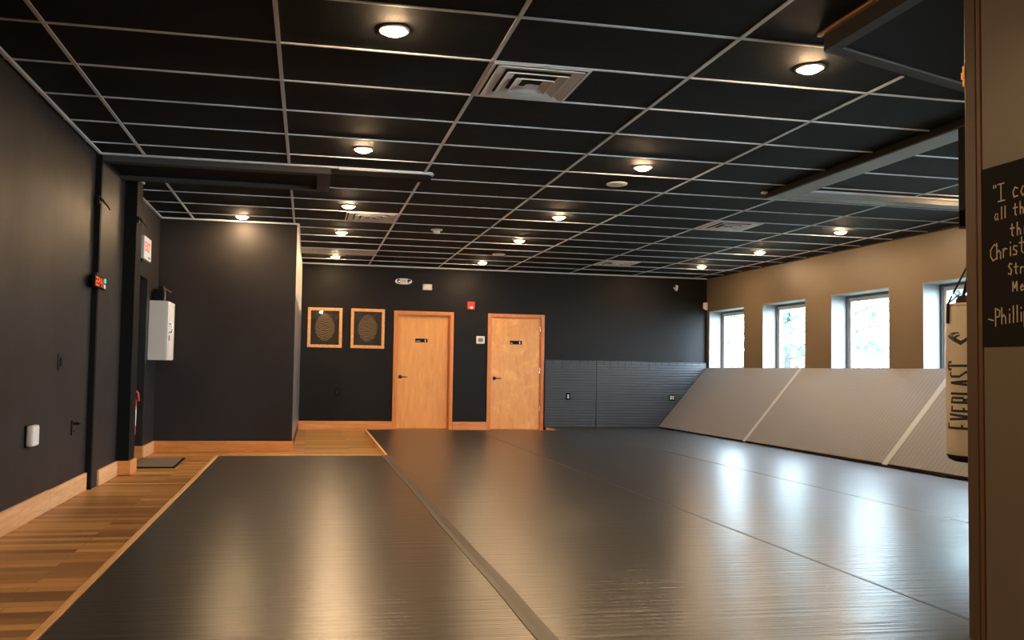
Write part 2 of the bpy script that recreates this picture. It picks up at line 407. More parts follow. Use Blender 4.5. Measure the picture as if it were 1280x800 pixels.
# doors
def text_mesh(name, body, size, m, parent, loc, rot, ext=.0006, sx=1):
    c = bpy.data.curves.new(name, 'FONT'); c.body = body; c.size = size; c.extrude = ext; c.offset = size*.012
    o = bpy.data.objects.new(name, c); sc.collection.objects.link(o)
    bpy.context.view_layer.update()
    me = bpy.data.meshes.new_from_object(o.evaluated_get(bpy.context.evaluated_depsgraph_get())); bpy.data.objects.remove(o)
    Mx = Matrix.Rotation(rot[2], 4, 'Z') @ Matrix.Rotation(rot[0], 4, 'X') @ Matrix.Diagonal((sx, 1, 1, 1))
    me.transform(Mx); me.materials.clear(); me.materials.append(M[m]); me.name = name
    o = linkobj(name, me, parent); o.location = Vector(loc)-wloc(parent); return o
def door(n, x0, x1, lab, leafm, hinges, inset):
    r = root('door_%d' % n, ((x0+x1)/2, YB, 0), lab, 'door')
    c = .062
    f = MB(); f.box(x0-c, x0, YB-.018, YB+.002, 0, DT+c); f.box(x1, x1+c, YB-.018, YB+.002, 0, DT+c); f.box(x0, x1, YB-.018, YB+.002, DT, DT+c)
    f.build('casing', M['casing'], r, bevel=.005)
    j = MB(); j.box(x0, x0+.015, YB, YB+.14, 0, DT); j.box(x1-.015, x1, YB, YB+.14, 0, DT); j.box(x0+.015, x1-.015, YB, YB+.14, DT-.015, DT)
    j.build('jamb', M['casing'], r)
    lf = Bx(x0+.018, x1-.018, YB+inset, YB+inset+.045, .012, DT-.018).build('leaf', M[leafm], r)
    y = YB+inset
    hx = x0+.075; hz = .92
    hd = MB(); hd.lathe([(.032, 0), (.032, -.012), (.026, -.018)], (hx, y, hz), 20, 'y'); hd.lathe([(.011, -.01), (.011, -.05)], (hx, y, hz), 12, 'y')
    hd.tube([(hx, y-.05, hz), (hx+.05, y-.052, hz), (hx+.115, y-.045, hz-.002)], .009, 8)
    h = hd.build('handle', M['black_metal'], lf, smooth=True); h['label'] = 'black lever handle'
    if hinges:
        for z in (.32, 1.02, 1.78): 
            hh = MB().lathe([(.008, 0), (.008, .1)], (x1-.012, y-.008, z), 10).box(x1-.022, x1-.004, y-.004, y+.002, z, z+.1).build('hinge', M['chrome'], lf); hh['label'] = 'silver hinge'
    # sign
    sx0, sx1 = ((1.875, 2.096) if n == 1 else (3.590, 3.812)); s0, s1 = 1.535, 1.602
    sg = Bx(sx0, sx1, y-.005, y, s0, s1).build('sign', M['black'], lf, bevel=.001); sg['label'] = 'black restroom sign with small white lettering and figure'
    p = MB(); px = sx0+.18; pz = s0+.012
    p.lathe([(.001, -.0062), (.0055, -.0062), (.0055, -.0052)], (px, y, s0+.054), 12, 'y')
    if n == 1: p.prism([(px-.004, s0+.046), (px+.004, s0+.046), (px+.011, s0+.022), (px+.005, s0+.022), (px+.005, s0+.008), (px-.005, s0+.008), (px-.005, s0+.022), (px-.011, s0+.022)], 'y', y-.0062, y-.005)
    else: p.prism([(px-.010, s0+.046), (px+.010, s0+.046), (px+.010, s0+.026), (px+.006, s0+.024), (px+.006, s0+.008), (px-.006, s0+.008), (px-.006, s0+.024), (px-.010, s0+.026)], 'y', y-.0062, y-.005)
    p.build('figure', M['white_plastic'], sg)
    text_mesh('lettering', 'WOMEN' if n == 1 else 'MEN', .021, 'white_plastic', sg, (sx0+.008, y-.0058, s0+.014), (math.pi/2, 0, 0))
    return r
door(1, *D1, 'maple door left of the thermostat, set deep in its wooden frame', 'door_a', False, .055)
door(2, *D2, 'mottled maple door beside the wall padding, hinges on its right', 'door_b', True, .012)

# ------------------------------------------------------------------ ceiling beams and boxes
r = root('trim_3', (-.8, 7.8, 2.80), 'black boxed header under the ceiling at the left wall', 'header')
f = MB(); f.prism([(-1.805, 7.42), (.17, 7.42), (.17, 8.20), (-1.805, 8.20)], 'z', 2.845, H+.004)
f.box(-1.805, .17, 7.42, 7.52, 2.80, 2.846); f.box(-1.805, .17, 8.13, 8.20, 2.80, 2.846); f.box(.05, .17, 7.52, 8.13, 2.80, 2.846)
f.build('box_frame', M['tray'], r)
Bx(-1.80, .05, 7.52, 8.13, 2.838, 2.844).build('inner_panel', M['black'], r)
Bx(.17, 1.08, 7.42, 7.54, 2.80, H+.004).build('thin_rail', M['black'], r)
a = MB(); a.box(-1.77, .235, 7.392, 7.42, H-.010, H+.004); a.box(.238, 1.09, 7.392, 7.42, H-.018, H+.004); a.box(1.06, 1.10, 7.392, 7.47, H-.022, H-.01)
a.build('edge_angle', M['grid'], r)
r = root('trim_4', (5.5, 6.5, 2.80), 'grey L-shaped steel beam hung under the ceiling by the windows', 'beam')
Bx(4.418, 4.64, 3.2, 7.38, 2.80, H+.004).build('long_beam', M['grey_beam'], r, bevel=.004)
Bx(4.64, 7.50, 7.20, 7.36, 2.80, H+.004).build('cross_beam', M['grey_beam'], r, bevel=.004)
a = MB(); a.box(4.66, 7.50, 7.175, 7.20, H-.014, H+.004); a.box(4.36, 4.41, 7.35, 7.39, H-.012, H+.004); a.build('edge_angle', M['grid'], r)
Bx(4.408, 4.418, 3.2, 7.38, 2.809, H+.004).build('side_panel', M['black'], r)  # black sheet added to paint the beam's left face as shaded
Bx(4.404, 4.418, 3.2, 7.30, 2.80, 2.808).build('edge_strip', M['tray'], r)
r = root('trim_5', (3.3, 3.2, 2.765), 'large dark ceiling box above the chalkboard wall', 'ceiling box')
P0 = (2.623, 3.838); P1 = (4.30, 4.377); P2 = (4.30, 1.2); P3 = (2.623, 1.2)
f = MB(); f.prism([P0, P1, P2, P3], 'z', 2.81, H+.004)
f.prism([P0, P1, (4.30, 4.30), (2.693, 3.785)], 'z', 2.765, 2.811); f.prism([P0, (2.693, 3.785), (2.693, 1.2), P3], 'z', 2.765, 2.811)
f.build('box_frame', M['tray'], r)
MB().prism([(2.70, 3.77), (4.29, 4.28), (4.29, 1.2), (2.70, 1.2)], 'z', 2.772, 2.780).build('inner_panel', M['black'], r)  # black and nearly flush: recess shadow put in as colour
Bx(2.598, 2.623, 1.2, 3.86, H-.014, H+.004).build('edge_angle', M['edge_wood'], r)  # ceiling wall angle; its orange lamplight is put in as wood colour

# near wall with chalkboard, steel post in front of its end
wn = MB(); wn.box(2.607, 2.80, REAR, 2.802, 0, H+.004)
st(wn.build('wall_near', M['beige_wall']), 'tan wall at the right edge carrying the chalkboard', 'wall')
pr = root('trim_6', (2.62, 2.84, 0), 'brown casing post at the end of the chalkboard wall', 'post')
Bx(2.600, 2.80, 2.826, 2.882, 0.0, H+.004).build('post', M['post_wood'], pr, bevel=.004)
Bx(2.603, 2.80, 2.805, 2.826, 0.0, H+.004).build('edge_bead', M['post_edge'], pr, bevel=.003)
cl = MB(); cl.box(2.594, 2.606, 2.872, 2.892, 2.28, 2.31); cl.box(2.597, 2.602, 2.874, 2.888, 2.25, 2.335); cl.build('latch_plate', M['brass'], pr, bevel=.002)

# ------------------------------------------------------------------ floor mats
FZ = .05
def fmat(name, poly, lab, m='mat_black'):
    o = MB().prism(poly, 'z', .001, FZ).build(name, M[m], bevel=.004)
    return tag(o, lab, 'mat', 'black roll-out floor mats')
G = .0035
fmat('floor_mat', [(-.947, REAR), (.925, REAR), (.925, 9.632), (-.947, 9.632)], 'black roll-out mat next to the wooden floor, leftmost')
fmat('floor_mat', [(.933, REAR), (2.775-G, REAR), (2.775-G, 13.70), (.995, 13.70), (.933, 9.67)], 'black roll-out mat lying in front of the left door')
fmat('floor_mat', [(2.775+G, 3.0), (4.615-G, 3.0), (4.615-G, 14.36), (4.29, 14.36), (4.29, 13.70), (2.775+G, 13.70)], 'black roll-out mat ending at the right door')
fmat('floor_mat', [(4.615+G, 3.0), (6.43, 3.0), (6.43, 14.36), (4.615+G, 14.36)], 'black roll-out mat along the foot of the leaning grey mats')
tp = MB()
n = 60
for i in range(n):
    y0 = REAR+(9.66-REAR)*i/n; y1 = REAR+(9.66-REAR)*(i+1)/n
    def xx(y): return .0035*math.sin(y*2.1)+.0025*math.sin(y*5.3)
    for (a0, a1, z0, z1) in ((.880, .912, .0535, .0515), (.912, .962, .0515, .0545)):
        tp.add([(a0+xx(y0), y0, z0), (a1+xx(y0), y0, z1), (a1+xx(y1), y1, z1), (a0+xx(y1), y1, z0), (a0+xx(y0), y0, .0495), (a1+xx(y0), y0, .0495), (a1+xx(y1), y1, .0495), (a0+xx(y1), y1, .0495)],
               [(0, 1, 2, 3), (4, 7, 6, 5), (0, 4, 5, 1), (2, 6, 7, 3), (0, 3, 7, 4), (1, 5, 6, 2)])
tag(tp.build('seam_tape', M['tape']), 'wide black tape over the seam between the two left floor mats', 'tape')
s2 = MB().box(2.764, 2.786, 3.0, 13.70, .0495, .0512)
tag(s2.build('seam_tape', M['tape']), 'narrow dark tape over the middle floor seam', 'tape')
def trim(n, poly, lab, m='edge_wood', z=.053): return st(MB().prism(poly, 'z', 0, z).build('trim_%d' % n, M[m], bevel=.002), lab, 'edge trim')
trim(7, [(-.985, REAR), (-.949, REAR), (-.949, 9.665), (-.985, 9.665)], 'thin wooden edge strip along the left side of the mats')
trim(8, [(-.949, 9.636), (.93, 9.636), (.93, 9.665), (-.949, 9.665)], 'thin wooden edge strip across the far end of the left mat')
trim(9, [(.930, 9.665), (.958, 9.69), (.995, 13.73), (.965, 13.73)], 'wooden edge board beside the alcove floor')
trim(10, [(.995, 13.702), (4.262, 13.702), (4.262, 13.73), (.995, 13.73)], 'wooden edge board in front of the two doors', 'trim_x')
trim(11, [(4.262, 13.70), (4.288, 13.70), (4.288, 14.36), (4.262, 14.36)], 'short wooden edge board right of the mottled door')

# leaning mats
def ramp_mat(a, b, lab):
    Z0, Z1 = .052, 1.15; lx0 = -.985; th = .042
    dx, dz = -lx0, Z1-Z0; Ln = math.hypot(dx, dz); nx, nz = -dz/Ln*th, dx/Ln*th
    r = thing('leaning_mat', RW(lx0+.1, (a+b)/2, FZ), lab, 'mat', 'grey mats leaning on the window wall')
    def slab(o0, o1, e=0):
        P = [(lx0+.03+nx*o0-.0, Z0+nz*o0), (-.012+nx*o0, Z1+nz*o0), (-.012+nx*o1, Z1+nz*o1), (lx0+.03+nx*o1, Z0+nz*o1)]
        m_ = MB(); vs = [RW(p[0], yy, p[1]) for yy in (a+e, b-e) for p in P]
        m_.add(vs, [(3, 2, 1, 0), (4, 5, 6, 7), (0, 1, 5, 4), (1, 2, 6, 5), (2, 3, 7, 6), (3, 0, 4, 7)]); return m_
    slab(0, .93).build('backing', M['mat_back'], r); slab(.93, 1.0).build('surface', M['ramp_grey'], r)
    return r
ramp_mat(.062, 2.995, 'grey mat leaning on the window wall, in the far corner')
ramp_mat(3.005, 5.975, 'grey mat leaning below the second and third windows')
ramp_mat(5.985, 8.98, 'grey mat leaning below the window behind the punching bag')
def ramp_tape(c, wd, lab):
    lx0 = -.985; Z0, Z1 = .052, 1.15; dx, dz = -lx0, Z1-Z0; Ln = math.hypot(dx, dz); th = .042
    P = []
    for t_ in (-.012, 1.0):
        for o in (1.0, 1.06): P.append((lx0+.03+(dx-.042)*t_-dz/Ln*th*o, Z0+dz*t_+dx/Ln*th*o))
    # end tab folded over the foot
    vs = [RW(P[k][0], yy, P[k][1]) for yy in (c-wd, c+wd) for k in (0, 2, 3, 1)]
    m_ = MB().add(vs, [(3, 2, 1, 0), (4, 5, 6, 7), (0, 1, 5, 4), (1, 2, 6, 5), (2, 3, 7, 6), (3, 0, 4, 7)])
    fx, fz = P[1]; vs = [RW(x, yy, z) for yy in (c-wd, c+wd) for x, z in ((fx-.002, fz), (fx+.004, fz), (fx+.034, FZ+.006), (fx+.022, FZ+.006))]
    m_.add(vs, [(3, 2, 1, 0), (4, 5, 6, 7), (0, 1, 5, 4), (1, 2, 6, 5), (2, 3, 7, 6), (3, 0, 4, 7)])
    return tag(m_.build('seam_tape', M['grey_tape']), lab, 'tape')
ramp_tape(3.0, .035, 'grey duct tape joining the two far leaning mats')
ramp_tape(5.98, .045, 'grey duct tape joining the two near leaning mats')

# wall pads
pt = YB-.045
def pad(x0, x1, lab):
    p = MB(); p.box(x0, x1, pt, YB-.001, .052, 1.27)
    r = tag(p.build('wall_pad', M['pad_black'], bevel=.006), lab, 'wall pad', 'dark grooved wall pads')
    k = x0+.14
    while k < x1-.05:
        d = random.choice((.06, .06, .07, .15)); MB().box(k, k+.006, pt-.0015, pt+.001, 1.265-d, 1.268).build('slit', M['black'], r); k += .125+random.random()*.06
pad(4.235, 5.205, 'dark grooved wall pad right next to the mottled door')
pad(5.212, 7.375, 'wide dark grooved wall pad in the far corner')

# ------------------------------------------------------------------ downlights
def make_light():
    t = thing('downlight', (0, 0, H), '', 'ceiling light', 'recessed downlights')
    MB().lathe([(.062, -.004), (.066, -.007), (.076, -.006), (.084, -.002), (.084, .002), (.062, .002)], (0, 0, 0), 28).build('trim_ring', M['trim_white'], t, smooth=True, local=True)
    MB().lathe([(.002, -.026), (.025, -.0245), (.044, -.0195), (.055, -.012), (.060, -.001)], (0, 0, 0), 20).build('lens', M['lamp'], t, smooth=False, local=True)
    return t
LI = [(.41, 4.303, 'nearest bright downlight, above the leftmost black mat'), (.41, 6.741, 'downlight just in front of the left black header rail'),
      (.41, 9.18, 'downlight beside the square air vent near the alcove'), (.41, 11.01, 'downlight beyond the alcove air vent, before the return grille'), (.41, 13.47, 'downlight beyond the return grille, above the framed prints'),
      (-.815, 10.19, 'downlight washing the dark wall block at the left'),
      (2.85, 4.303, 'large downlight beside the dark ceiling box at upper right'), (2.85, 6.741, 'downlight in the middle of the ceiling beside a white speaker disc'),
      (2.85, 9.18, 'downlight in the middle column, third from the viewer'), (2.85, 11.01, 'downlight in the middle column, fourth from the viewer'), (2.85, 13.45, 'downlight in the middle column, nearest the doors'),
      (6.50, 6.75, 'downlight seen past the grey beam, partly behind the black bracket'), (6.50, 9.18, 'downlight above the third window, nearest of the three along the window wall'), (6.50, 11.04, 'middle downlight of the three along the window wall'), (6.47, 12.79, 'downlight closest to the far corner by the windows'),
      (.41, 1.864, 'unseen downlight added overhead, just behind the frame on the left'), (-.4, -.57, 'unseen downlight added behind the viewpoint')]  # last two are out of view, added to light the near floor
l0 = make_light()
for i, (x, y, lab) in enumerate(LI):
    o = l0 if i == 0 else copy_tree(l0)
    o.location = (x, y, H); o['label'] = lab

# ------------------------------------------------------------------ air diffusers
def make_vent():
    t = thing('air_vent', (0, 0, H), '', 'air vent', 'square ceiling air diffusers')
    S = .298
    f = MB(); k = .016
    for (a, b, c, d) in ((-S, S, -S, -S+k), (-S, S, S-k, S), (-S, -S+k, -S+k, S-k), (S-k, S, -S+k, S-k)): f.box(a, b, c, d, -.008, .003)
    f.build('frame', M['diffuser'], t, local=True)
    Bx(-S+k, S-k, -S+k, S-k, .0005, .003).build('neck', M['void'], t, local=True)
    for o_, i_, zo in ((.262, .205, -.012), (.188, .135, -.018), (.115, .065, -.024)):
        c = MB(); z0, z1 = .0, zo
        vo = [(-o_, -o_, z1), (o_, -o_, z1), (o_, o_, z1), (-o_, o_, z1)]; vi = [(-i_, -i_, z0), (i_, -i_, z0), (i_, i_, z0), (-i_, i_, z0)]
        v2 = [(x*1.0, y*1.0, z+.004) for x, y, z in vo]; v3 = [(x, y, z+.004) for x, y, z in vi]
        c.add(vo+vi+v2+v3, [(j, (j+1) % 4, 4+(j+1) % 4, 4+j) for j in range(4)]+[(8+j, 12+j, 12+(j+1) % 4, 8+(j+1) % 4) for j in range(4)]+[(j, 8+j, 8+(j+1) % 4, (j+1) % 4) for j in range(4)]+[(4+j, 4+(j+1) % 4, 12+(j+1) % 4, 12+j) for j in range(4)])
        e = o_
        for (a, b, cc, d) in ((-e, e, -e-.006, -e), (-e, e, e, e+.006), (-e-.006, -e, -e, e), (e, e+.006, -e, e)): c.box(a, b, cc, d, z1-.001, z1+.005)
        c.build('louver', M['diffuser'], t, local=True)
    c = MB(); c.add([(-.045, -.045, -.028), (.045, -.045, -.028), (.045, .045, -.028), (-.045, .045, -.028), (0, 0, -.006)], [(0, 1, 4), (1, 2, 4), (2, 3, 4), (3, 0, 4), (3, 2, 1, 0)]); c.build('centre_cone', M['diffuser'], t, local=True)
    return t
v0 = make_vent()
for i, (x, y, lab) in enumerate([(1.33, 4.912, 'large square air vent nearest the viewer, beside the first main ceiling bar'), (.705, 9.79, 'square air vent near the alcove, beside a lit downlight'),
                                 (4.99, 9.18, 'square air vent on the window side of the ceiling'), (4.99, 12.84, 'square air vent far back, close to the back wall')]):
    o = v0 if i == 0 else copy_tree(v0)
    o.location = (x, y, H); o['label'] = lab
gr = MB().box(-.185, 1.005, 12.545, 13.13, H-.006, H+.002)
gt = tag(gr.build('return_grille', M['grille']), 'wide grey return air grille filling one ceiling panel near the back', 'air vent')
g = MB()
for k in range(60): g.box(-.175+k*.0197, -.169+k*.0197, 12.56, 13.115, H-.009, H-.005)
g.build('slats', M['diffuser'], gt)
sm = thing('smoke_detector', (1.60, 10.42, H), 'small white smoke detector on the ceiling left of centre', 'smoke detector')
MB().lathe([(.075, .002), (.075, -.012), (.05, -.018)], (0, 0, 0), 20).build('base', M['white_plastic'], sm, local=True)
MB().lathe([(.045, -.016), (.042, -.045), (.02, -.055)], (0, 0, 0), 20).build('sensor_head', M['white_plastic'], sm, local=True, smooth=True)
for x, y, lab in ((2.865, 7.395, 'flat white ceiling speaker disc just behind the middle downlight'), (2.878, 12.38, 'flat white ceiling speaker disc far back near the doors')):
    t = thing('ceiling_speaker', (x, y, H), lab, 'speaker', 'flat white ceiling discs')
    MB().lathe([(.10, .002), (.10, -.006), (.09, -.010)], (0, 0, 0), 28).build('rim', M['white_plastic'], t, local=True)
    MB().lathe([(.086, -.009), (.06, -.013), (.01, -.014)], (0, 0, 0), 28).build('grille', M['diffuser'], t, local=True, smooth=True)

# ------------------------------------------------------------------ back wall fittings
def picture(x0, x1, z0, z1, lab, seed):
    r = thing('framed_print', ((x0+x1)/2, YB, z0), lab, 'picture', 'framed fingerprint pictures')
    k = .052; f = MB(); yf = YB-.03
    f.prism([(x0, z0), (x0+k, z0+k), (x0+k, z1-k), (x0, z1)], 'y', yf, YB); f.prism([(x1, z0), (x1, z1), (x1-k, z1-k), (x1-k, z0+k)], 'y', yf, YB)
    f.prism([(x0, z1), (x0+k, z1-k), (x1-k, z1-k), (x1, z1)], 'y', yf, YB); f.prism([(x0, z0), (x1, z0), (x1-k, z0+k), (x0+k, z0+k)], 'y', yf, YB)
    f.build('frame', M['picture_frame'], r, bevel=.006)
    bd = Bx(x0+k-.003, x1-k+.003, YB-.012, YB-.002, z0+k-.003, z1-k+.003).build('backing_card', M['matte_board'], r)
    rnd = random.Random(seed); cx, cz = (x0+x1)/2, (z0+z1)/2+.01; P = []
    for i in range(56):
        a = 2*math.pi*i/56; e = 1+.018*rnd.uniform(-1, 1)
        rx, rz = .168*e, .235*e
        if math.sin(a) > 0: rx *= 1-.22*math.sin(a)**2
        P.append((cx+rx*math.cos(a), cz+rz*math.sin(a)))
    o = MB().prism(P, 'y', YB-.014, YB-.012).build('fingerprint', M['print'], bd); o['label'] = 'gold fingerprint oval'
    me = o.data; off = Vector((cx, YB, cz))-wloc(bd)
    for v in me.vertices: v.co -= off
    o.location = off
    Bx(x0+k-.004, x1-k+.004, YB-.0205, YB-.019, z0+k-.004, z1-k+.004).build('glazing', M['glass'], r)
picture(-.008, .583, 1.402, 2.094, 'framed gold fingerprint print, the left one by the alcove', 1)
picture(.733, 1.32, 1.405, 2.096, 'framed gold fingerprint print, the one nearer the left door', 5)

e = thing('emergency_light', (1.637, YB, 2.55), 'oval white emergency light high above the left door', 'emergency light')
P = [(1.637+.147*math.copysign(abs(math.cos(a))**.75, math.cos(a)), 2.597+.052*math.copysign(abs(math.sin(a))**.8, math.sin(a))) for a in [2*math.pi*i/28 for i in range(28)]]
MB().prism(P, 'y', YB-.07, YB).build('housing', M['white_plastic'], e, bevel=.01)
for x in (1.545, 1.73): MB().lathe([(.034, -.068), (.034, -.078), (.02, -.082)], (x, YB, 2.597), 16, 'y').build('lamp_head', M['chrome'], e, smooth=True)
Bx(1.60, 1.675, YB-.073, YB-.069, 2.575, 2.62).build('test_panel', M['grille'], e)
t = thing('junction_box', (2.063, YB, 2.46), 'small square white box high on the wall right of the emergency light', 'box')
Bx(1.98, 2.146, YB-.04, YB, 2.462, 2.566).build('body', M['white_plastic'], t, bevel=.005); Bx(1.99, 2.136, YB-.046, YB-.039, 2.472, 2.556).build('lid', M['white_plastic'], t, bevel=.003)
t = thing('fire_alarm', (2.857, YB, 2.14), 'red fire alarm strobe between the doors, high on the wall', 'alarm')
Bx(2.79, 2.924, YB-.03, YB, 2.142, 2.281).build('base_plate', M['red'], t, bevel=.006)
Bx(2.825, 2.89, YB-.06, YB-.029, 2.19, 2.272).build('horn', M['red'], t, bevel=.008)
Bx(2.83, 2.885, YB-.07, YB-.029, 2.15, 2.192).build('strobe_lens', M['white_frame'], t, bevel=.008)
t = thing('thermostat', (3.04, YB, 1.53), 'white thermostat on the dark wall between the two doors', 'thermostat')
Bx(2.963, 3.117, YB-.03, YB, 1.532, 1.668).build('body', M['white_plastic'], t, bevel=.012); Bx(2.995, 3.083, YB-.032, YB-.028, 1.565, 1.632).build('screen', M['screen_grey'], t)
def outlet(x0, x1, z0, z1, lab, plate, face, y):
    t = thing('wall_outlet', ((x0+x1)/2, y, z0), lab, 'outlet')
    Bx(x0, x1, y-.008, y, z0, z1).build('plate', M[plate], t, bevel=.002)
    xm = (x0+x1)/2; zs = ((z0+z1)/2-.030, (z0+z1)/2+.006)
    n = [xm] if x1-x0 < .1 else [xm-.022, xm+.022]
    for q in n:
        for z in zs:
            s = Bx(q-.014, q+.014, y-.012, y-.007, z, z+.026).build('socket', M[face], t, bevel=.003)
            Bx(q-.007, q-.004, y-.0128, y-.0115, z+.008, z+.018).box(q+.004, q+.007, y-.0128, y-.0115, z+.008, z+.018).build('slots', M['ink'], s)
outlet(.478, .572, .572, .706, 'black outlet plate low on the wall below the left print', 'black', 'black_metal', YB)
outlet(4.63, 4.72, .548, .676, 'black outlet with cream sockets in the wall pad near the mottled door', 'black', 'white_plastic', pt)
outlet(6.628, 6.745, .553, .672, 'black double outlet with cream sockets in the pad by the leaning mats', 'black', 'white_plastic', pt)
t = thing('security_camera', (6.71, YB, 2.60), 'small white security camera high in the far corner', 'camera')
MB().lathe([(.03, 0), (.03, -.012)], (6.76, YB, 2.70), 16, 'y').build('mount', M['black_metal'], t)
MB().tube([(6.76, YB-.01, 2.70), (6.745, YB-.05, 2.69), (6.73, YB-.07, 2.67)], .009).build('arm', M['black_metal'], t)
MB().tube([(6.765, YB-.06, 2.70), (6.735, YB-.10, 2.61)], .026, 14).build('body', M['white_plastic'], t, bevel=.003)
MB().tube([(6.735, YB-.095, 2.61), (6.68, YB-.10, 2.66)], .010, 8).build('bracket_leg', M['white_plastic'], t)
t = thing('motion_sensor', (7.36, YB-.04, 2.27), 'cream motion sensor in the far corner beside the first window', 'sensor')
MB().prism([(7.32, YB-.002), (7.325, YB-.05), (7.365, YB-.075), (7.40, YB-.045), (7.402, YB-.002)], 'z', 2.285, 2.405).build('body', M['white_plastic'], t, bevel=.008)
MB().lathe([(.012, 2.262), (.026, 2.275), (.028, 2.30)], (7.362, YB-.052, 0), 14).build('sensor_lens', M['white_frame'], t, smooth=True)

# ------------------------------------------------------------------ left wall fittings
t = thing('light_switch', (XL, 6.57, 1.0), 'black switch plate on the left wall above the white box', 'switch')
Bx(XL, XL+.008, 6.515, 6.615, 1.006, 1.13).build('plate', M['black_metal'], t, bevel=.002); Bx(XL+.007, XL+.014, 6.55, 6.58, 1.035, 1.10).build('rocker', M['black'], t, bevel=.002)
t = thing('wall_device', (XL, 5.90, .5), 'white rounded box low on the left wall', 'device')
Bx(XL, XL+.012, 5.85, 5.985, .50, .645).build('back_plate', M['black'], t); Bx(XL+.01, XL+.055, 5.85, 5.985, .505, .645).build('cover', M['white_plastic'], t, bevel=.014)
t = thing('door_lever', (XL, 6.96, .49), 'black lever handle on a keyed plate beside the black vertical strip', 'handle')
Bx(XL, XL+.012, 6.935, 6.985, .493, .612).build('plate', M['black_metal'], t, bevel=.003)
MB().lathe([(.012, 0), (.012, .05)], (XL, 6.96, .585), 10, 'x').tube([(XL+.05, 6.955, .585), (XL+.052, 7.05, .584), (XL+.045, 7.14, .578)], .011, 8, .006).build('lever', M['black_metal'], t)
MB().lathe([(.009, .01), (.009, .018)], (XL, 6.96, .525), 12, 'x').build('key_cylinder', M['chrome'], t)
def hook(x, y, z, lab):
    t = thing('wall_bracket', (x, y, z), lab, 'bracket', 'black wall brackets')
    Bx(x-.001, x+.02, y-.02, y+.02, z-.03, z+.035).build('plate', M['black_metal'], t, bevel=.002)
    MB().tube([(x+.018, y, z+.01), (x+.035, y+.03, z+.004), (x+.04, y+.17, z-.012), (x+.04, y+.27, z-.03)], .017, 8, .006).build('arm', M['black_metal'], t)
hook(-1.772, 7.32, 2.44, 'black bracket high on the vertical strip')
hook(-1.655, 8.37, 2.46, 'black bracket high on the pilaster beside the exit sign')

t = thing('timer_clock', (-1.74, 7.42, 1.70), 'black timer clock with red digits on the left wall', 'clock')
MB().tube([(-1.77, 7.42, 1.75), (-1.755, 7.42, 1.75)], .03, 10).build('mount', M['black_metal'], t)
Bx(-1.765, -1.743, 7.215, 7.60, 1.702, 1.803).build('case', M['black'], t, bevel=.003)
Bx(-1.775, -1.750, 7.30, 7.44, 1.80, 1.825).build('top_bracket', M['black_metal'], t)
SEG = {'0': 'abcdef', '1': 'bc', '2': 'abged', '4': 'fgbc', '8': 'abcdefg'}
fx = -1.7415
def digit(ch, y0, wd, z0, h):
    dg = MB()
    k = .011; mid = z0+h/2
    R = {'a': (y0, y0+wd, z0+h-k, z0+h), 'g': (y0, y0+wd, mid-k/2, mid+k/2), 'd': (y0, y0+wd, z0, z0+k), 'f': (y0, y0+k, mid, z0+h), 'b': (y0+wd-k, y0+wd, mid, z0+h), 'e': (y0, y0+k, z0, mid), 'c': (y0+wd-k, y0+wd, z0, mid)}
    for s in SEG[ch]: a, b, c, d = R[s]; dg.box(fx-.003, fx, a, b, c, d)
    dg.build('digit', M['digit_red'], t)
for ch, y0 in (('2', 7.245), ('2', 7.310), ('4', 7.395), ('1', 7.450)): digit(ch, y0, .05, 1.713, .075)
MB().box(fx-.003, fx, 7.372, 7.382, 1.73, 1.74).box(fx-.003, fx, 7.372, 7.382, 1.76, 1.77).build('colon', M['digit_red'], t)
Bx(fx-.003, fx, 7.525, 7.59, 1.757, 1.797).build('green_indicator', M['led_green'], t); Bx(fx-.003, fx, 7.525, 7.575, 1.710, 1.745).build('white_indicator', M['led_white'], t)

t = thing('exit_sign', (-1.78, 9.47, 2.2), 'white box exit sign with red lettering on the left wall', 'exit sign')
Bx(-1.809, -1.757, 9.27, 9.665, 2.20, 2.452).build('case', M['grille'], t, bevel=.004)
Bx(-1.758, -1.752, 9.275, 9.66, 2.205, 2.447).build('face', M['exit_white'], t)
Bx(-1.806, -1.772, 9.275, 9.33, 2.165, 2.20).build('battery_lamp', M['black_metal'], t)
text_mesh('lettering', 'EXIT', .15, 'exit_red', t, (-1.7512, 9.30, 2.29), (math.pi/2, 0, math.pi/2), sx=.95)
b_ = MB()
for k in range(4): b_.box(-1.752, -1.7512, 9.50+k*.03, 9.52+k*.03, 2.225, 2.245)
b_.build('small_print', M['ink'], t)

t = thing('wall_cabinet', (-1.70, 10.2, 1.11), 'white metal cabinet hung on the left wall near the corner', 'cabinet')
Bx(-1.809, -1.612, 9.96, 10.42, 1.113, 1.80).build('body', M['white_paint'], t, bevel=.004)
cd_ = Bx(-1.611, -1.594, 9.962, 10.418, 1.118, 1.796).build('door', M['white_plastic'], t, bevel=.004)
Bx(-1.594, -1.591, 10.01, 10.37, 1.15, 1.155).box(-1.594, -1.591, 10.01, 10.37, 1.755, 1.76).box(-1.594, -1.591, 10.01, 10.015, 1.155, 1.755).box(-1.594, -1.591, 10.365, 10.37, 1.155, 1.755).build('moulding', M['cream'], cd_)
MB().tube([(-1.594, 10.04, 1.54), (-1.565, 10.045, 1.53), (-1.560, 10.05, 1.48), (-1.565, 10.045, 1.445), (-1.594, 10.04, 1.435)], .007).build('handle', M['chrome'], cd_)
MB().lathe([(.012, 0), (.012, .006)], (-1.594, 10.04, 1.39), 12, 'x').box(-1.593, -1.586, 10.035, 10.045, 1.34, 1.38).build('lock', M['black_metal'], cd_)
t = thing('machine_case', (-1.70, 10.12, 1.80), 'black machine with a brass lever standing on the white cabinet', 'machine')
Bx(-1.785, -1.655, 10.02, 10.22, 1.801, 1.945).build('body', M['black'], t, bevel=.02)
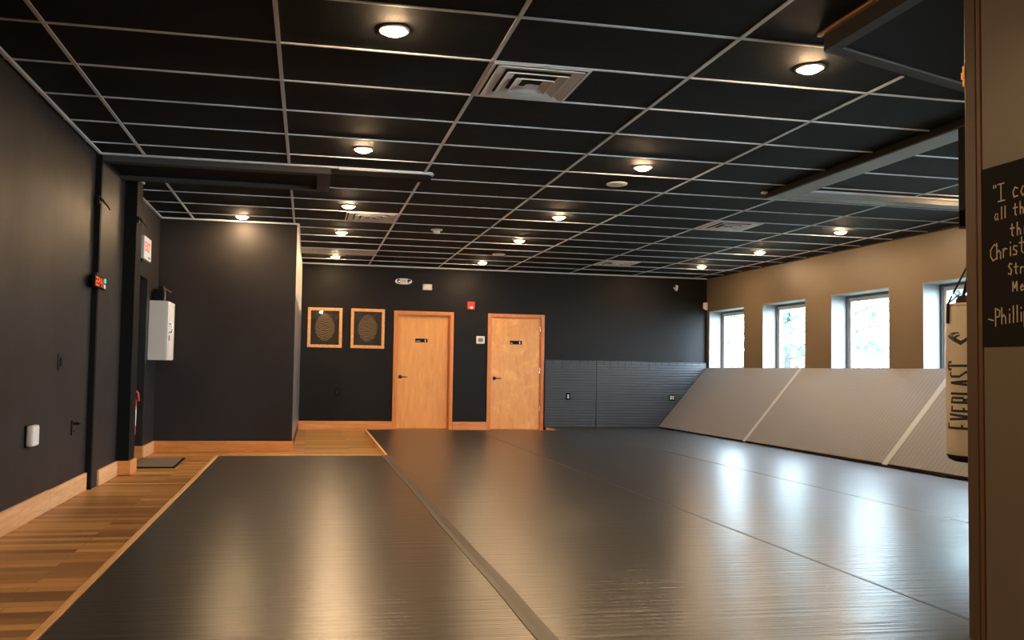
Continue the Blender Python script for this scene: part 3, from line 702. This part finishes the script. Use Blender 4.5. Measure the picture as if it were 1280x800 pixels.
Bx(-1.735, -1.675, 10.08, 10.16, 1.94, 1.985).build('cap', M['black_metal'], t, bevel=.006)
MB().tube([(-1.68, 10.10, 1.955), (-1.64, 10.08, 1.94), (-1.60, 10.06, 1.915), (-1.585, 10.05, 1.91)], .009, 8, .006).build('lever', M['brass'], t)
MB().tube([(-1.665, 10.05, 1.96), (-1.648, 10.04, 1.87), (-1.652, 10.03, 1.81)], .008).build('side_rod', M['steel'], t)

t = thing('fire_extinguisher', (-1.738, 8.76, .34), 'red fire extinguisher hanging behind the black pilaster', 'fire extinguisher')
c = (-1.738, 8.76, 0)
MB().lathe([(.045, .345), (.056, .355), (.058, .68), (.050, .715), (.025, .735), (.018, .76)], c, 20).build('cylinder', M['red'], t, smooth=True)
MB().lathe([(.0588, .44), (.0588, .635)], c, 20).build('label_wrap', M['white_plastic'], t, smooth=True)
MB().lathe([(.0592, .61), (.0592, .632)], c, 20).build('yellow_band', M['brass'], t, smooth=True)
Bx(-1.755, -1.70, 8.72, 8.80, .757, .785).build('valve', M['black_metal'], t, bevel=.004)
MB().tube([(-1.735, 8.75, .79), (-1.70, 8.745, .805), (-1.665, 8.74, .77), (-1.655, 8.735, .69)], .011).build('hose', M['red'], t, smooth=True)
Bx(-1.81, -1.79, 8.73, 8.79, .45, .75).build('bracket', M['black_metal'], t)

dm = thing('doormat', (-1.5, 9.3, 0), 'grey-brown doormat on the wood floor by the closet opening', 'mat')
MB().prism([(-1.79, 8.87), (-1.31, 8.87), (-1.33, 9.78), (-1.79, 9.78)], 'z', .001, .012).build('border', M['black'], dm)
MB().prism([(-1.77, 8.90), (-1.335, 8.90), (-1.352, 9.75), (-1.77, 9.75)], 'z', .011, .016).build('pile', M['doormat'], dm)

# ------------------------------------------------------------------ chalkboard
BX = 2.606
cb = thing('chalkboard', (BX, 2.35, 1.19), 'black chalkboard with handwritten verse at the right edge', 'chalkboard')
Bx(BX-.006, BX, 1.85, 2.802, 1.192, 1.888).build('slate', M['board'], cb)
GL = {  # strokes in a unit box, x right, y up (x-height .6)
 'I': [[(.1, 1), (.7, 1)], [(.4, 1), (.4, 0)], [(.1, 0), (.75, 0)]], 'c': [[(.55, .5), (.3, .6), (.1, .35), (.2, .05), (.55, .08)]],
 'a': [[(.5, .5), (.25, .55), (.08, .25), (.25, .02), (.5, .2), (.52, .55), (.5, .1), (.62, 0)]], 'n': [[(.1, .55), (.1, 0)], [(.1, .4), (.35, .58), (.5, .4), (.5, 0)]],
 'l': [[(.2, 1), (.2, 0)]], 't': [[(.3, .95), (.3, .1), (.45, 0)], [(.05, .62), (.6, .62)]], 'h': [[(.1, 1), (.1, 0)], [(.1, .35), (.3, .55), (.48, .4), (.5, 0)]],
 'i': [[(.2, .55), (.2, 0)], [(.2, .78), (.2, .84)]], 'g': [[(.5, .5), (.2, .52), (.12, .2), (.4, .1), (.5, .5), (.48, -.25), (.15, -.3)]], 's': [[(.5, .5), (.2, .55), (.15, .35), (.48, .2), (.4, 0), (.1, .02)]],
 'r': [[(.12, .55), (.12, 0)], [(.12, .35), (.3, .55), (.5, .5)]], 'o': [[(.3, .55), (.1, .3), (.25, 0), (.5, .2), (.45, .5), (.3, .55)]], 'u': [[(.1, .55), (.12, .1), (.35, 0), (.5, .2), (.5, .55), (.5, 0)]],
 'C': [[(.8, .85), (.5, 1), (.12, .7), (.08, .3), (.35, 0), (.8, .15)]], 'S': [[(.6, .9), (.3, 1), (.1, .75), (.55, .35), (.4, 0), (.05, .1)]], 'e': [[(.1, .3), (.5, .35), (.35, .58), (.1, .35), (.2, .02), (.55, .08)]],
 'M': [[(.1, 0), (.12, .9), (.4, .3), (.7, .9), (.75, 0)]], 'P': [[(.15, -.1), (.15, 1)], [(.15, 1), (.6, .85), (.55, .5), (.15, .45)]], 'p': [[(.1, .55), (.1, -.35)], [(.1, .5), (.45, .5), (.45, .1), (.1, .1)]],
 'd': [[(.5, 1), (.5, 0)], [(.5, .45), (.2, .5), (.1, .2), (.3, 0), (.5, .15)]], '-': [[(.1, .4), (.6, .3)]], '"': [[(.1, 1), (.1, .85)], [(.3, 1), (.3, .85)]], ' ': []}
def write(s, y, z, h, adv, name, slope=0):
    x = 0
    for wd_ in s.split(' '):
        write_word(wd_, y-x, z+slope*x, h, adv, name, slope)
        x += sum(adv*(.55 if c_ in 'il"' else 1) for c_ in wd_)+adv*.9
def write_word(s, y, z, h, adv, name, slope=0):
    m_ = MB(); x = 0
    for ch in s:
        for st_ in GL[ch]:
            pts = [(BX-.0068, y-(x+p[0]*h*.72), z+p[1]*h+slope*x) for p in st_]
            for a, b in zip(pts[:-1], pts[1:]):
                A, Bv = Vector(a), Vector(b); d = (Bv-A).normalized(); nn = d.cross(Vector((1, 0, 0)))*.0024; d = d*.0014
                q = [A-d+nn, Bv+d+nn, Bv+d-nn, A-d-nn]
                m_.add([tuple(p) for p in q]+[(p.x-.0006, p.y, p.z) for p in q], [(0, 1, 2, 3), (4, 7, 6, 5), (0, 4, 5, 1), (1, 5, 6, 2), (2, 6, 7, 3), (3, 7, 4, 0)])
        x += adv*(.55 if ch in 'il"' else 1)
    m_.build(name, M['chalk'], cb)
write('"I can do', 2.745, 1.747, .066, .036, 'written_word')
write('all things', 2.740, 1.676, .046, .029, 'written_word', .05)
write('through', 2.668, 1.604, .048, .030, 'written_word')
write('Christ', 2.762, 1.522, .062, .029, 'written_word', .10)
write('Strengthens', 2.678, 1.460, .042, .026, 'written_word')
write('Me', 2.660, 1.395, .040, .034, 'written_word')
write('-Phillipians', 2.775, 1.272, .062, .031, 'written_word', .06)

# ------------------------------------------------------------------ punching bag and bracket
BCX, BCY, BR = 4.476, 4.884, .175
t = thing('bag_bracket', (BCX, BCY, 2.10), 'black steel hanging bracket above the punching bag', 'bracket')
b_ = MB(); b_.box(BCX-.065, BCX+.065, BCY-.065, BCY+.065, 2.22, 2.80); b_.build('post', M['black'], t, bevel=.004)
MB().prism([(BCX-.065, 2.22), (BCX+.065, 2.22), (BCX+.065, 2.10), (BCX-.065, 2.10)], 'y', BCY-.065, BCY-.055).prism([(BCX-.065, 2.22), (BCX+.065, 2.22), (BCX+.065, 2.10), (BCX-.065, 2.10)], 'y', BCY+.055, BCY+.065).box(BCX-.065, BCX+.065, BCY-.055, BCY+.055, 2.10, 2.112).build('fork', M['black'], t)
MB().lathe([(.001, -.1), (.024, -.095), (.03, -.075), (.03, -.066)], (BCX-.01, BCY, 2.25), 16, 'y').build('bolt_head', M['chrome'], t, smooth=True)
MB().lathe([(.001, -.095), (.016, -.09), (.02, -.066)], (BCX-.02, BCY, 2.15), 14, 'y').build('bolt_head', M['chrome'], t, smooth=True)
t = thing('punching_bag', (BCX, BCY, .50), 'cream punching bag with black lettering hanging beside the post', 'punching bag')
prof = [(.10, .505), (.155, .518), (.172, .55), (BR, .60), (BR+.001, .9), (BR, 1.3), (.172, 1.52), (.165, 1.558), (.158, 1.565)]
MB().lathe(prof, (BCX, BCY, 0), 48).build('body', M['canvas'], t, smooth=True)
MB().lathe([(.05, .498), (.13, .502), (.162, .517), (.175, .545), (.172, .549), (.10, .512)], (BCX, BCY, 0), 48).build('base_cap', M['black'], t, smooth=True)
MB().lathe([(.14, 1.55), (.168, 1.553), (.166, 1.575), (.14, 1.572)], (BCX, BCY, 0), 40).build('top_seam', M['canvas'], t, smooth=True)
cam_a = math.atan2(-BCX, -BCY)      # direction from bag towards the viewpoint
def bagp(th, z, r): # th measured to the left as seen from the viewpoint
    vx, vy = -BCX, -BCY; l = math.hypot(vx, vy); vx /= l; vy /= l
    lx, ly = vy, -vx   # left as seen by viewer
    lx, ly = (lx, ly) if (lx < 0) else (-lx, -ly)
    return (BCX+r*(vx*math.cos(th)+lx*math.sin(th)), BCY+r*(vy*math.cos(th)+ly*math.sin(th)), z)
for k, a in enumerate((math.radians(62), math.radians(-28), math.radians(152), math.radians(-118))):
    p0 = bagp(a, 1.44, BR+.004); p1 = bagp(a, 1.575, BR+.001); p2 = bagp(a, 1.64, .10); p3 = (BCX, BCY, 1.93)
    m_ = MB(); 
    def rib(A, Bp, wd):
        A, Bp = Vector(A), Vector(Bp); d = (Bp-A).normalized(); c_ = Vector((BCX, BCY, A.z)); rad = (A-c_).normalized(); s_ = d.cross(rad).normalized()*wd; n_ = rad*.003
        q = [A-s_, A+s_, Bp+s_, Bp-s_]; m_.add([tuple(p) for p in q]+[tuple(p+n_) for p in q], [(0, 1, 2, 3), (4, 7, 6, 5), (0, 4, 5, 1), (1, 5, 6, 2), (2, 6, 7, 3), (3, 7, 4, 0)])
    rib(p0, p1, .017); rib(p1, p2, .016); rib(p1, (BCX+.001, BCY, 1.93), .012)
    m_.build('strap', M['black'], t)
MB().lathe([(.10, 1.56), (.115, 1.60), (.10, 1.63), (.05, 1.64)], (BCX, BCY, 0), 24).build('top_cover', M['mat_back'], t, smooth=True)
MB().tube([(BCX, BCY, 1.92), (BCX, BCY, 2.10)], .012, 8).build('hanging_chain', M['black_metal'], t)
# lettering wrapped round the bag, read upwards
T0, T1 = math.radians(14), math.radians(-1)
def wrap_poly(mm, quad, nseg=10):
    """quad given as 4 corners (s,t): s along z (metres), t angle in radians"""
    (s0, t0), (s1, t1), (s2, t2), (s3, t3) = quad
    vs = []; fs = []
    for i in range(nseg+1):
        k = i/nseg
        a = (s0+(s3-s0)*k, t0+(t3-t0)*k); b = (s1+(s2-s1)*k, t1+(t2-t1)*k)
        for r in (BR-.001, BR+.0018):
            vs.append(bagp(a[1], a[0], r)); vs.append(bagp(b[1], b[0], r))
    for i in range(nseg):
        o = i*4; fs += [(o+2, o+3, o+7, o+6), (o, o+4, o+5, o+1), (o, o+2, o+6, o+4), (o+1, o+5, o+7, o+3)]
    fs += [(0, 1, 3, 2), (nseg*4, nseg*4+2, nseg*4+3, nseg*4+1)]
    mm.add(vs, fs)
LET = {  # thick strokes in unit cell: (x0,y0,x1,y1) centre lines, x across the letter, y bottom to top
 'E': [(.18, 0, .18, 1), (.1, .95, .85, .95), (.18, .5, .65, .5), (.1, .05, .85, .05)], 'V': [(.15, 1, .5, 0), (.5, 0, .85, 1), (0, .97, .32, .97), (.68, .97, 1, .97)],
 'R': [(.18, 0, .18, 1), (.1, .95, .75, .95), (.78, .95, .78, .5), (.18, .5, .75, .5), (.5, .5, .85, 0)], 'L': [(.2, 0, .2, 1), (.05, .97, .38, .97), (.1, .05, .85, .05), (.85, .05, .85, .2)],
 'A': [(.12, 0, .5, 1), (.5, 1, .88, 0), (.25, .3, .75, .3)], 'S': [(.8, .95, .25, .95), (.2, .95, .2, .6), (.2, .6, .8, .4), (.8, .4, .8, .05), (.8, .05, .2, .05)], 'T': [(.5, 0, .5, 1), (0, .95, 1, .95), (.02, .95, .02, .82), (.98, .95, .98, .82)]}
word = 'EVERLAST'; cell = .0575; zb = .722
for i, ch in enumerate(word):
    m_ = MB(); z0 = zb+i*cell
    top = math.radians(66 if i in (0, 7) else 58 if i in (1, 6) else 54); bot = math.radians(-8 if 0 < i < 7 else -12)
    def pt_(x, y): return (z0+x*cell*.88, bot+(top-bot)*y)
    hw = .0085
    for x0, y0, x1, y1 in LET[ch]:
        if abs(y1-y0) < .02:   # bar along z
            s0, ta = pt_(min(x0, x1), y0); s1, _ = pt_(max(x0, x1), y1); dt = hw*.8/BR
            wrap_poly(m_, [(s0, ta-dt), (s1, ta-dt), (s1, ta+dt), (s0, ta+dt)], 2)
        else:
            sa, ta = pt_(x0, y0); sb, tb = pt_(x1, y1)
            wrap_poly(m_, [(sa-hw, ta), (sa+hw, ta), (sb+hw, tb), (sb-hw, tb)], 14)
    m_.build('letter', M['ink'], t)
# angular emblem
logo = [(1185, 419.5), (1189.8, 415.6), (1194.5, 415), (1199, 415.6), (1198.6, 417), (1193.8, 417.2), (1190.6, 419.4), (1192.6, 421), (1195.4, 418.8), (1199.8, 418.6), (1199.3, 420.3), (1196.2, 421.2), (1195, 422.4), (1200.2, 426), (1203.6, 424.8), (1207.6, 421.8), (1211.8, 421.8), (1211.2, 424), (1206, 428), (1200.8, 431.6), (1192, 426.6), (1187, 422.6)]
vs = []
for r in (BR-.002, BR+.0018):
    for (u, v) in logo:
        th = math.asin(max(-.98, min(.98, (1218-u)/36.5))); vs.append(bagp(th, 1.589-(v-375)*.00531, r))
n = len(logo); tri = [(0, 1, 5, 6), (1, 2, 4, 5), (2, 3, 4), (0, 6, 7, 21), (7, 12, 20, 21), (7, 8, 11, 12), (8, 9, 10, 11), (12, 13, 19, 20), (13, 14, 18, 19), (14, 15, 17, 18), (15, 16, 17)]
fs = [tuple(n+i for i in f) for f in tri]+[tuple(reversed(f)) for f in tri]+[(i, (i+1) % n, n+(i+1) % n, n+i) for i in range(n)]
MB().add(vs, fs).build('emblem', M['ink'], t)

# ------------------------------------------------------------------ outside
st(Bx(7.9, 70, -5, 90, -.55, -.5).build('trim_12', M['grass']), 'pale lawn outside the windows', 'lawn')
def tree(x, y, h, rad, z0, m, lab, seed, n=3300, name='tree', lean=0):
    rnd = random.Random(seed)
    t = thing(name, (x, y, -.5), lab, 'tree', 'trees outside the windows')
    tr = MB().tube([(x, y, -.5), (x+.1*lean, y+.05, h*.4), (x+.25*lean, y, h*.9)], .17, 8, .04)
    br = MB()
    for k in range(16):
        a = rnd.uniform(0, 6.28); z = z0+(h-z0)*rnd.uniform(0, .85); l = rad*rnd.uniform(.5, .95)
        br.tube([(x, y, z), (x+l*.5*math.cos(a), y+l*.5*math.sin(a), z+.25), (x+l*math.cos(a), y+l*math.sin(a), z+.35*rnd.random())], .05, 5, .012)
    tk = tr.build('trunk', M['bark'], t); br.build('branches', M['bark'], t)
    fo = MB(); cl_ = []
    for k in range(46):
        a = rnd.uniform(0, 6.28); q = rnd.random()**.5; z = z0+(h-z0)*rnd.random(); env = math.sin(math.pi*min(.97, max(.12, (z-z0)/(h-z0)*.8+.15)))
        cl_.append((x+rad*q*env*math.cos(a), y+rad*q*env*math.sin(a), z, rnd.uniform(.35, .75)))
    for k in range(n):
        c_ = rnd.choice(cl_); p = Vector((rnd.gauss(0, .45), rnd.gauss(0, .45), rnd.gauss(0, .3)))*c_[3]+Vector(c_[:3])
        s_ = rnd.uniform(.05, .11); u_ = Vector((rnd.gauss(0, 1), rnd.gauss(0, 1), rnd.gauss(0, 1))).normalized(); v_ = u_.orthogonal().normalized()*s_; u_ = u_*s_*1.5
        fo.add([p-u_, p+v_*.7, p+u_, p-v_*.7], [(0, 1, 2, 3)])
    o = fo.build('foliage', M[m], t)
TR = [(15.0, 16.8, 6.5, 1.9, .9, 'leaf1', 'leafy tree outside, seen through the window behind the bag'), (16.0, 22.2, 7.5, 1.9, 1.9, 'leaf2', 'branching tree outside the third window'),
      (17.4, 27.6, 6, 2.0, .6, 'leaf1', 'bushy tree outside the second window'), (17.0, 32.0, 6, 1.9, .6, 'leaf1', 'bushy tree outside the window nearest the far corner'),
      (25.5, 29.5, 8, 3.0, .3, 'leaf2', 'tree farther back between the second and third windows'), (25, 38, 8, 3.0, .3, 'leaf1', 'tree farther back seen past the second window'), (21.5, 45, 8, 3.0, .3, 'leaf2', 'tree farther back seen past the first window'),
      (24.5, 21.0, 8, 3.0, .2, 'leaf1', 'tree farther back behind the bag window')]
for i, a in enumerate(TR): tree(*a, 20+i)
